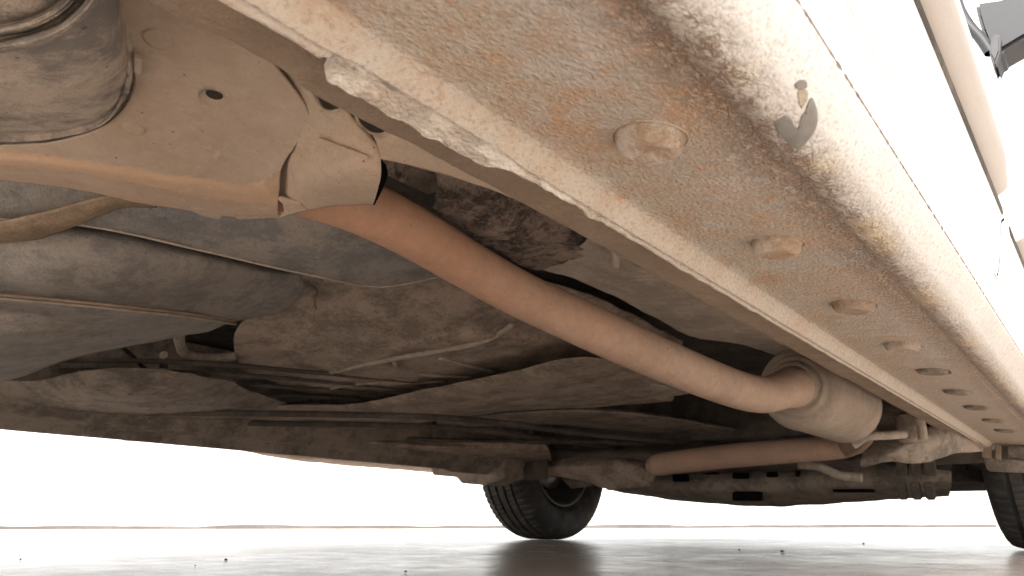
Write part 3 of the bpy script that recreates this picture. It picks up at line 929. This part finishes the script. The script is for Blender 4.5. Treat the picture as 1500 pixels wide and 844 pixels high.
# central exhaust tunnel cover
cov = net('tunnel_cover', [
    [(425, 392, .410), (520, 392, .412), (620, 392, .414), (740, 400, .414), (880, 440, .400), (1000, 500, .385)],
    [(392, 440, .388), (480, 440, .390), (600, 440, .388), (720, 440, .388), (880, 472, .385), (1000, 525, .375)],
    [(348, 482, .365), (450, 492, .362), (590, 488, .362), (700, 478, .368), (870, 502, .378), (1000, 545, .370)],
    [(343, 508, .352), (440, 522, .347), (560, 514, .347), (690, 494, .353), (870, 514, .372), (1000, 552, .368)],
    [(350, 532, .345), (440, 546, .340), (560, 530, .342), (700, 508, .350), (870, 522, .370), (1000, 556, .366)],
    [(366, 549, .345), (455, 565, .338), (580, 553, .340), (710, 530, .350), (880, 532, .368), (1000, 560, .366)],
    [(392, 552, .352), (440, 577, .345), (540, 584, .345), (650, 567, .350), (760, 545, .356), (900, 534, .364)],
], M['body'], car, 110, 90, .002, d=(.0035, 16), seed=11)
ct = bvh(cov)
def raised(name, pts, r, mat, par, tree, n=40, lift=.0):
    w3 = []
    for px, py in pts:
        h, nn_ = cast(tree, px, py)
        if h is not None: w3.append(h + nn_ * lift)
    if len(w3) > 2: return sweep_tube(name, w3, r, mat, par, 8, n)
raised('pressed_rib', [(400, 565), (470, 548), (560, 528), (640, 514), (700, 502), (735, 486), (750, 474)], .0055, M['body_l'], cov, ct, lift=.0)
raised('pressed_rib', [(470, 572), (520, 562), (590, 560), (650, 558)], .0042, M['body'], cov, ct, lift=.0005)
raised('pressed_rib', [(575, 524), (585, 540), (620, 548), (690, 552)], .0042, M['body_l'], cov, ct, lift=.0005)
raised('pressed_rib', [(645, 524), (690, 536), (725, 545)], .0042, M['body_l'], cov, ct, lift=.0005)
raised('hanging_wire', [(438, 410), (452, 414), (464, 424), (461, 440), (463, 452)], .0009, M['dark'], cov, ct, lift=.002)

# long frame rail crossing the view and its neighbours
net('frame_rail', [
    [(180, 630, .300), (300, 615, .305), (400, 596, .310), (520, 592, .315), (620, 572, .320), (740, 548, .328), (860, 524, .336), (980, 548, .345)],
    [(180, 640, .288), (300, 625, .292), (400, 610, .297), (520, 604, .302), (620, 588, .308), (740, 566, .315), (860, 548, .325), (985, 568, .338)],
    [(180, 643, .284), (300, 640, .286), (400, 630, .290), (520, 620, .296), (640, 606, .302), (750, 590, .310), (865, 578, .320), (988, 580, .333)],
    [(180, 646, .290), (300, 650, .292), (400, 643, .296), (530, 630, .302), (650, 615, .308), (755, 602, .316), (870, 597, .326), (985, 588, .338)],
], M['body'], car, 110, 40, .002, d=(.0014, 20), seed=21)
net('rail_bracket', [
    [(925, 560, .335), (950, 562, .334), (975, 566, .334), (1010, 574, .336)],
    [(930, 574, .332), (950, 578, .330), (972, 580, .331), (1006, 577, .334)],
    [(940, 580, .334), (955, 584, .332), (974, 586, .333), (990, 575, .336)],
], M['body_l'], car, 30, 16, .002, d=(.001, 60))
raised_pts = [(722, 556, .312), (729, 576, .308), (737, 594, .306), (752, 600, .307), (766, 592, .308), (790, 600, .310), (822, 606, .312)]
lathe('plug', P(710, 577, .3135), Vector((.1, -.6, -.8)), [(-.002, .013), (.001, .012), (.003, .008), (.003, .0005)], M['strap'], car, 24)
net('lower_rail', [
    [(640, 612, .33), (760, 600, .33), (880, 598, .33), (1000, 612, .33), (1120, 636, .33), (1220, 655, .33)],
    [(640, 618, .318), (760, 606, .318), (880, 606, .318), (1000, 618, .318), (1120, 640, .32), (1220, 660, .322)],
    [(640, 628, .318), (770, 616, .318), (880, 622, .318), (1000, 632, .32), (1120, 650, .322), (1220, 668, .325)],
    [(640, 632, .330), (780, 622, .330), (880, 628, .330), (1000, 640, .332), (1120, 656, .332), (1220, 672, .33)],
], M['frame'], car, 60, 16, .002, d=(.002, 12), seed=31, label='dusty grey brown lower rail')
net('cross_member', [
    [(330, 645, .285), (420, 640, .285), (520, 640, .285), (640, 648, .285), (740, 650, .285), (800, 652, .288)],
    [(330, 655, .268), (420, 650, .266), (520, 652, .265), (640, 660, .264), (745, 664, .266), (806, 664, .270)],
    [(330, 657, .262), (430, 668, .258), (540, 674, .256), (660, 682, .256), (750, 686, .258), (808, 682, .264)],
    [(340, 658, .268), (440, 676, .262), (560, 686, .260), (680, 696, .260), (756, 699, .262), (806, 692, .268)],
], M['body'], car, 60, 30, .003, d=(.003, 14), seed=41)
net('far_floor_rail', [
    [(-60, 560, .31), (60, 556, .31), (150, 540, .31), (260, 545, .312), (330, 560, .315), (420, 590, .32)],
    [(-60, 590, .280), (60, 588, .282), (150, 574, .285), (250, 578, .290), (330, 590, .298), (410, 605, .305)],
    [(-60, 612, .272), (50, 612, .272), (130, 606, .275), (230, 606, .280), (330, 612, .290), (400, 620, .300)],
    [(-60, 618, .285), (60, 622, .285), (150, 622, .285), (240, 626, .290), (330, 630, .296), (400, 636, .305)],
], M['frame'], car, 60, 36, .002, d=(.006, 12), seed=51)
def loop(pts, r=.006, m='frame', name='hanger_loop'):
    return sweep_tube(name, pts, r, M[m], car, 10, 60)
loop([(262, 488, .352), (264, 505, .348), (272, 518, .345), (300, 524, .342), (345, 522, .345)], .0085)
loop([(240, 520, .34), (240, 550, .335), (250, 572, .332), (290, 582, .33), (335, 590, .33), (340, 560, .335)], .007)
loop([(176, 506, .36), (200, 528, .355), (228, 556, .35)], .004, 'dark', 'brake_hose')
for k in range(5):
    loop([(-40, 528 + 14 * k, .36), (250, 530 + 15 * k, .33), (450, 545 + 12 * k, .335), (620, 560 + 11 * k, .345)], .0045, 'dark', 'brake_pipe')
for k, (a, b) in enumerate(((608, 640), (622, 655), (640, 648))):
    loop([(200, a - 4, .285), (520, a, .29), (700, a + 8, .29), (900, b, .30), (1150, b + 18, .30)], .007, 'dark', 'brake_pipe')

# rusty bracket and shield behind the pipe
rb = net('rusty_bracket', [
    [(630, 226, .397), (680, 234, .395), (740, 250, .392), (805, 285, .388), (862, 318, .386), (905, 346, .384)],
    [(640, 262, .382), (690, 275, .376), (740, 300, .372), (790, 330, .372), (845, 350, .372), (886, 356, .376)],
    [(636, 296, .374), (680, 315, .366), (725, 335, .362), (780, 355, .364), (825, 368, .366), (872, 366, .372)],
    [(634, 304, .380), (690, 345, .368), (735, 372, .364), (784, 396, .364), (815, 386, .370), (862, 372, .376)],
], M['rust'], car, 90, 70, .003, d=(.0035, 42), seed=13)
box('rusty_block', P(612, 262, .40) - Vector((.02, .03, .0)), P(612, 262, .40) + Vector((.03, .035, .04)), M['body'], car, .002)
prism('bracket_foot', [(578, 240, .385), (594, 243, .385), (600, 274, .375), (578, 264, .375)], Vector((0, 0, .004)), M['rust'], car, .001)
hsd = net('heat_shield', [
    [(868, 346, .361), (885, 352, .36), (900, 370, .352), (960, 405, .345), (1040, 440, .338), (1110, 465, .332), (1180, 500, .325), (1260, 548, .318)],
    [(846, 362, .370), (866, 368, .366), (890, 392, .356), (950, 424, .346), (1030, 462, .337), (1100, 486, .330), (1170, 514, .322), (1250, 550, .315)],
    [(812, 380, .374), (848, 388, .370), (882, 415, .360), (940, 444, .350), (1015, 480, .340), (1085, 500, .332), (1150, 520, .324), (1240, 552, .315)],
    [(792, 394, .379), (842, 408, .374), (888, 428, .368), (952, 461, .356), (1012, 492, .345), (1078, 503, .336), (1130, 518, .328), (1232, 556, .318)],
    [(794, 393, .395), (844, 407, .390), (890, 427, .384), (954, 460, .372), (1014, 491, .361), (1080, 502, .350), (1130, 517, .342), (1232, 555, .332)],
], M['body_l'], car, 130, 60, .0012, d=(.0022, 24), seed=17)
ht = bvh(hsd)
for k in range(5):
    a = 850 + k * 52
    b = 372 + k * 25
    raised('pressed_rib', [(a - 40 + k * 6, b + 34), (a - 15, b + 18), (a + 20, b + 14), (a + 55, b + 12)], .006, M['body_l'], hsd, ht, lift=-.0042)
h, n = cast(ht, 1158, 502)
if h is not None: lathe('slot_hole', h + n * .0003, n, [(0, .008), (.0004, .0075), (.0004, .0001)], M['dark'], hsd, 24)
sweep_tube('stud', [(901, 366, .345), (902, 378, .340), (902, 390, .336)], .0045, M['body_l'], car, 12, 12)


# --- front: subframe, arms, undertray, bumper
tray_top = [(880, 690), (960, 694), (1060, 690), (1180, 684), (1290, 680), (1400, 684)]
tray_bot = [(884, 716), (905, 722), (990, 735), (1080, 741), (1160, 742), (1240, 736), (1320, 730), (1388, 727), (1392, 712)]
net('undertray', [
    [P(870, 680, Y=2.30), P(980, 682, Y=2.30), P(1100, 678, Y=2.28), P(1220, 676, Y=2.26), P(1330, 684, Y=2.2), P(1394, 690, Y=2.2)],
    [P(870, 700, Y=2.28), P(980, 706, Y=2.26), P(1100, 706, Y=2.24), P(1220, 700, Y=2.22), P(1330, 700, Y=2.2), P(1394, 700, Y=2.2)],
    [P(882, 712, Y=2.32), P(980, 722, Y=2.30), P(1100, 726, Y=2.28), P(1220, 722, Y=2.26), P(1330, 716, Y=2.24), P(1394, 711, Y=2.24)],
    [P(890, 718, Y=2.45), P(985, 732, Y=2.45), P(1110, 741, Y=2.45), P(1220, 737, Y=2.45), P(1330, 730, Y=2.4), P(1390, 726, Y=2.4)],
    [P(885, 712, Y=3.0), P(985, 728, Y=3.0), P(1110, 738, Y=3.0), P(1220, 734, Y=3.0), P(1330, 727, Y=3.0), P(1388, 722, Y=3.0)],
], M['frame'], car, 90, 50, .003, d=(.004, 9), seed=61, label='dark dusty undertray')
for px, py, wx, hy in ((946, 699, 16, 8), (996, 700, 22, 11), (1040, 692, 24, 6), (1084, 697, 22, 9), (1130, 695, 15, 8), (1168, 694, 6, 9), (1094, 727, 42, 14), (1250, 719, 60, 5)):
    q = [P(px + dx * wx / 2, py + dy * hy / 2, Y=2.225) for dx, dy in ((-1, -.8), (-.8, -1), (.8, -1), (1, -.8), (1, .8), (.8, 1), (-.8, 1), (-1, .8))]
    prism('drain_slot', q, Vector((0, .012, 0)), M['void'], car, 0)
box('bumper_cover', (-1.68, 3.15, .17), (-.25, 3.22, .70), M['plastic'], car, .03)
box('engine_bay_wall', (-1.72, 2.9, .20), (-.12, 2.95, .8), M['dark'], car, .01)
net('front_subframe', [
    [P(640, 640, Y=2.2), P(800, 640, Y=2.2), P(960, 645, Y=2.15), P(1120, 650, Y=2.1), P(1260, 655, Y=2.0)],
    [P(660, 668, Y=2.1), P(800, 664, Y=2.1), P(960, 668, Y=2.05), P(1120, 674, Y=2.0), P(1260, 676, Y=1.95)],
    [P(700, 690, Y=2.2), P(810, 694, Y=2.2), P(960, 696, Y=2.15), P(1120, 690, Y=2.15), P(1260, 690, Y=2.1)],
], M['dark'], car, 50, 20, .003, d=(.010, 12), seed=71)
net('axle_beam', [
    [P(800, 672, Y=2.15), P(850, 664, Y=2.12), P(920, 668, Y=2.1), P(960, 680, Y=2.1)],
    [P(800, 686, Y=2.10), P(850, 684, Y=2.05), P(915, 684, Y=2.05), P(960, 696, Y=2.05)],
    [P(805, 697, Y=2.15), P(850, 704, Y=2.12), P(900, 718, Y=2.12), P(955, 712, Y=2.1)],
], M['body'], car, 30, 20, .003, d=(.005, 20), seed=72)
# suspension arm between muffler and wheel
net('control_arm', [
    [P(1268, 660, Y=1.66), P(1280, 654, Y=1.64), P(1300, 640, Y=1.64), P(1345, 612, Y=1.66), P(1395, 600, Y=1.72), P(1442, 655, Y=1.85)],
    [P(1262, 672, Y=1.60), P(1278, 668, Y=1.58), P(1300, 662, Y=1.56), P(1350, 640, Y=1.58), P(1395, 634, Y=1.68), P(1442, 660, Y=1.82)],
    [P(1260, 684, Y=1.62), P(1278, 682, Y=1.60), P(1305, 676, Y=1.58), P(1362, 678, Y=1.62), P(1400, 664, Y=1.70), P(1440, 662, Y=1.82)],
], M['frame'], car, 50, 30, .003, d=(.006, 20), seed=81)
net('control_arm_web', [
    [P(1240, 560, Y=1.95), P(1290, 560, Y=1.95), P(1340, 590, Y=1.9), P(1400, 620, Y=1.9), P(1440, 650, Y=1.9)],
    [P(1240, 620, Y=1.85), P(1290, 610, Y=1.85), P(1340, 620, Y=1.85), P(1400, 640, Y=1.85), P(1440, 656, Y=1.85)],
    [P(1240, 664, Y=1.8), P(1290, 660, Y=1.8), P(1340, 662, Y=1.8), P(1400, 662, Y=1.82), P(1440, 660, Y=1.85)],
], M['frame'], car, 30, 24, .003, d=(.008, 16), seed=82)
cl = sweep_tube('bush_housing', [P(1328, 608, Y=1.55), P(1333, 628, Y=1.55), P(1335, 646, Y=1.55)], .022, M['body'], car, 20, 16)
sweep_tube('bush_clamp', [P(1346, 608, Y=1.5), P(1350, 626, Y=1.5), P(1352, 644, Y=1.5)], .008, M['body_l'], cl, 10, 12)
loop([P(1250, 652, Y=1.45), P(1270, 640, Y=1.45), P(1300, 638, Y=1.47), P(1325, 636, Y=1.5)], .008, 'body_l', 'anti_roll_bar')
loop([P(1170, 680, Y=1.9), P(1200, 684, Y=1.9), P(1230, 696, Y=1.9), P(1262, 700, Y=1.9)], .011, 'body_l', 'tie_rod')
box('track_arm', P(1250, 700, Y=2.35) - Vector((0, .03, .022)), P(1445, 700, Y=2.35) + Vector((0, .03, .022)), M['dark'], car, .008)
box('bonnet', (-1.74, 2.05, .74), (-.12, 3.2, .78), M['paint'], car, .01)
box('hub_carrier', (-.36, 2.30, .20), (-.29, 2.5, .40), M['dark'], car, .02)
for px in (1322, 1342, 1362):
    q = P(px, 686, Y=2.0)
    box('bolt_block', q - Vector((.012, .01, .018)), q + Vector((.012, .01, .018)), M['dark'], car, .003)
    q = P(px, 719, Y=2.12)
    box('bolt_block', q - Vector((.010, .01, .022)), q + Vector((.010, .01, .022)), M['dark'], car, .003)
# end of the near sill: clips and mud-flap bracket
for (x0, y0, x1, y1) in ((1438, 640, 1452, 672), (1458, 650, 1466, 674)):
    prism('sill_clip', [P(x0, y0, Y=1.95), P(x1, y0 + 3, Y=1.95), P(x1, y1, Y=1.95), P(x0, y1 - 2, Y=1.95)], Vector((0, .012, 0)), M['inner'], car, .001)
prism('mud_flap_bracket', [P(1438, 669, Y=1.97), P(1560, 680, Y=1.97), P(1560, 694, Y=1.97), P(1446, 690, Y=1.97)], Vector((0, .03, 0)), M['frame'], car, .003)
prism('mud_flap_bracket', [P(1474, 655, Y=1.98), P(1560, 650, Y=1.98), P(1560, 678, Y=1.98), P(1474, 672, Y=1.98)], Vector((0, .03, 0)), M['frame'], car, .003)
# fender and arch liner
g = []
for i in range(40):
    a = math.pi * (i / 39)
    g.append([Vector((x, 2.43 - math.cos(a) * .385, .20 + max(0, math.sin(a)) * .46)) for x in (-.40, -.30, -.20, -.075)])
o = add('wheel_arch_liner', grid_mesh(g), M['dark'], car)
o.modifiers.new('t', 'SOLIDIFY').thickness = .004
o = o.copy(); col.objects.link(o); o.parent = car; o.location.x = -1.40
skin('fender', [(-.0500, .44), (-.045, .52), (-.050, .62), (-.075, .85)], 1.955, 3.1, M['paint'], car)

# --- wheels
def wheel(cx, cy, side):
    root = bpy.data.objects.new('wheel', None)
    col.objects.link(root)
    root.parent = car
    c0 = Vector((cx, cy, .306))
    Ro, hw = .3075, .102
    prof = []
    prof += [(-hw * .78, .185), (-hw * .98, .21), (-hw * 1.06, .245), (-hw * 1.03, .272), (-hw * .97, .287), (-hw * .90, .2965), (-hw * .80, .3015)]
    xs = -.80
    for gx in (-.52, -.17, .17, .52):
        prof += [((gx - .055) * hw, Ro - .0015 * abs(gx)), ((gx - .045) * hw, Ro - .009), ((gx + .045) * hw, Ro - .009), ((gx + .055) * hw, Ro - .0015 * abs(gx))]
    prof += [(hw * .80, .3015), (hw * .90, .2965), (hw * .97, .287), (hw * 1.03, .272), (hw * 1.06, .245), (hw * .98, .21), (hw * .78, .185)]
    def rf(h, r, k):
        u = abs(h) / hw
        if u > .57 and u < .99 and k % 4 == 0: return -.005      # shoulder blocks
        if u <= .57 and r > Ro - .004 and k % 3 == 0 and .2 < u < .57: return -.003
        return 0
    ty = lathe('tyre', c0, Vector((1, 0, 0)), prof, M['tyre'], root, 300, rf, angle=35)
    s = side        # +1: outer face towards +x
    rim = lathe('rim', c0, Vector((s, 0, 0)), [(-hw * .80, .186), (-hw * .86, .190), (-hw * .84, .178), (-hw * .6, .172), (hw * .2, .165), (hw * .5, .14), (hw * .55, .06), (hw * .5, .01)], M['alu'], root, 80)
    lathe('brake_disc', c0, Vector((s, 0, 0)), [(-.03, .05), (-.03, .12), (-.02, .122), (-.018, .05)], M['steel'], root, 60)
    lathe('hub', c0, Vector((s, 0, 0)), [(-.09, .02), (-.085, .05), (-.02, .055)], M['dark'], root, 30)
    return root
wheel(-.238 + .085, 2.425, 1)
w2 = wheel(-1.758 + .0, 2.425, -1)
w2.name = 'wheel'
box('brake_caliper', (-1.73, 2.30, .24), (-1.66, 2.36, .34), M['dark'], w2, .01)
prism('backing_plate', [P(822, 700, X=-1.66), P(900, 690, X=-1.66), P(870, 712, X=-1.66), P(838, 716, X=-1.66)], Vector((-.004, 0, 0)), M['frame'], w2, 0)

# ------------------------------------------------------------------ grit on the ground
def pebble(px, py, r, label):
    q = P(px, py, z=0)
    bm = bmesh.new()
    bmesh.ops.create_icosphere(bm, subdivisions=2, radius=r)
    for v in bm.verts:
        v.co *= 1 + .35 * noise.noise(v.co * (1.2 / r) + Vector((px, 0, 0)))
        v.co.z *= .65
    me = bpy.data.meshes.new('m')
    bm.to_mesh(me)
    bm.free()
    o = add('pebble', me, M['stone'])
    o.location = q + Vector((0, 0, r * .4))
    o['label'] = label
    o['category'] = 'pebble'
    o['group'] = 'bits of grit on the concrete'
for a in ((30, 820, .0022, 'small flat dark grit at the far left edge of the wet concrete'),
          (331, 821, .0032, 'largest dark pebble on the concrete left of the far tyre'),
          (286, 829, .0016, 'tiny dark grit just left of the largest pebble'),
          (594, 838, .0022, 'dark grit near the left side of the tyre reflection'),
          (1146, 809, .0045, 'dark pebble on the damp concrete between the two tyres'),
          (1265, 797, .0035, 'small grit on the concrete nearer the right tyre'),
          (1083, 806, .003, 'thin grit left of the pebble between the two tyres')):
    pebble(*a)
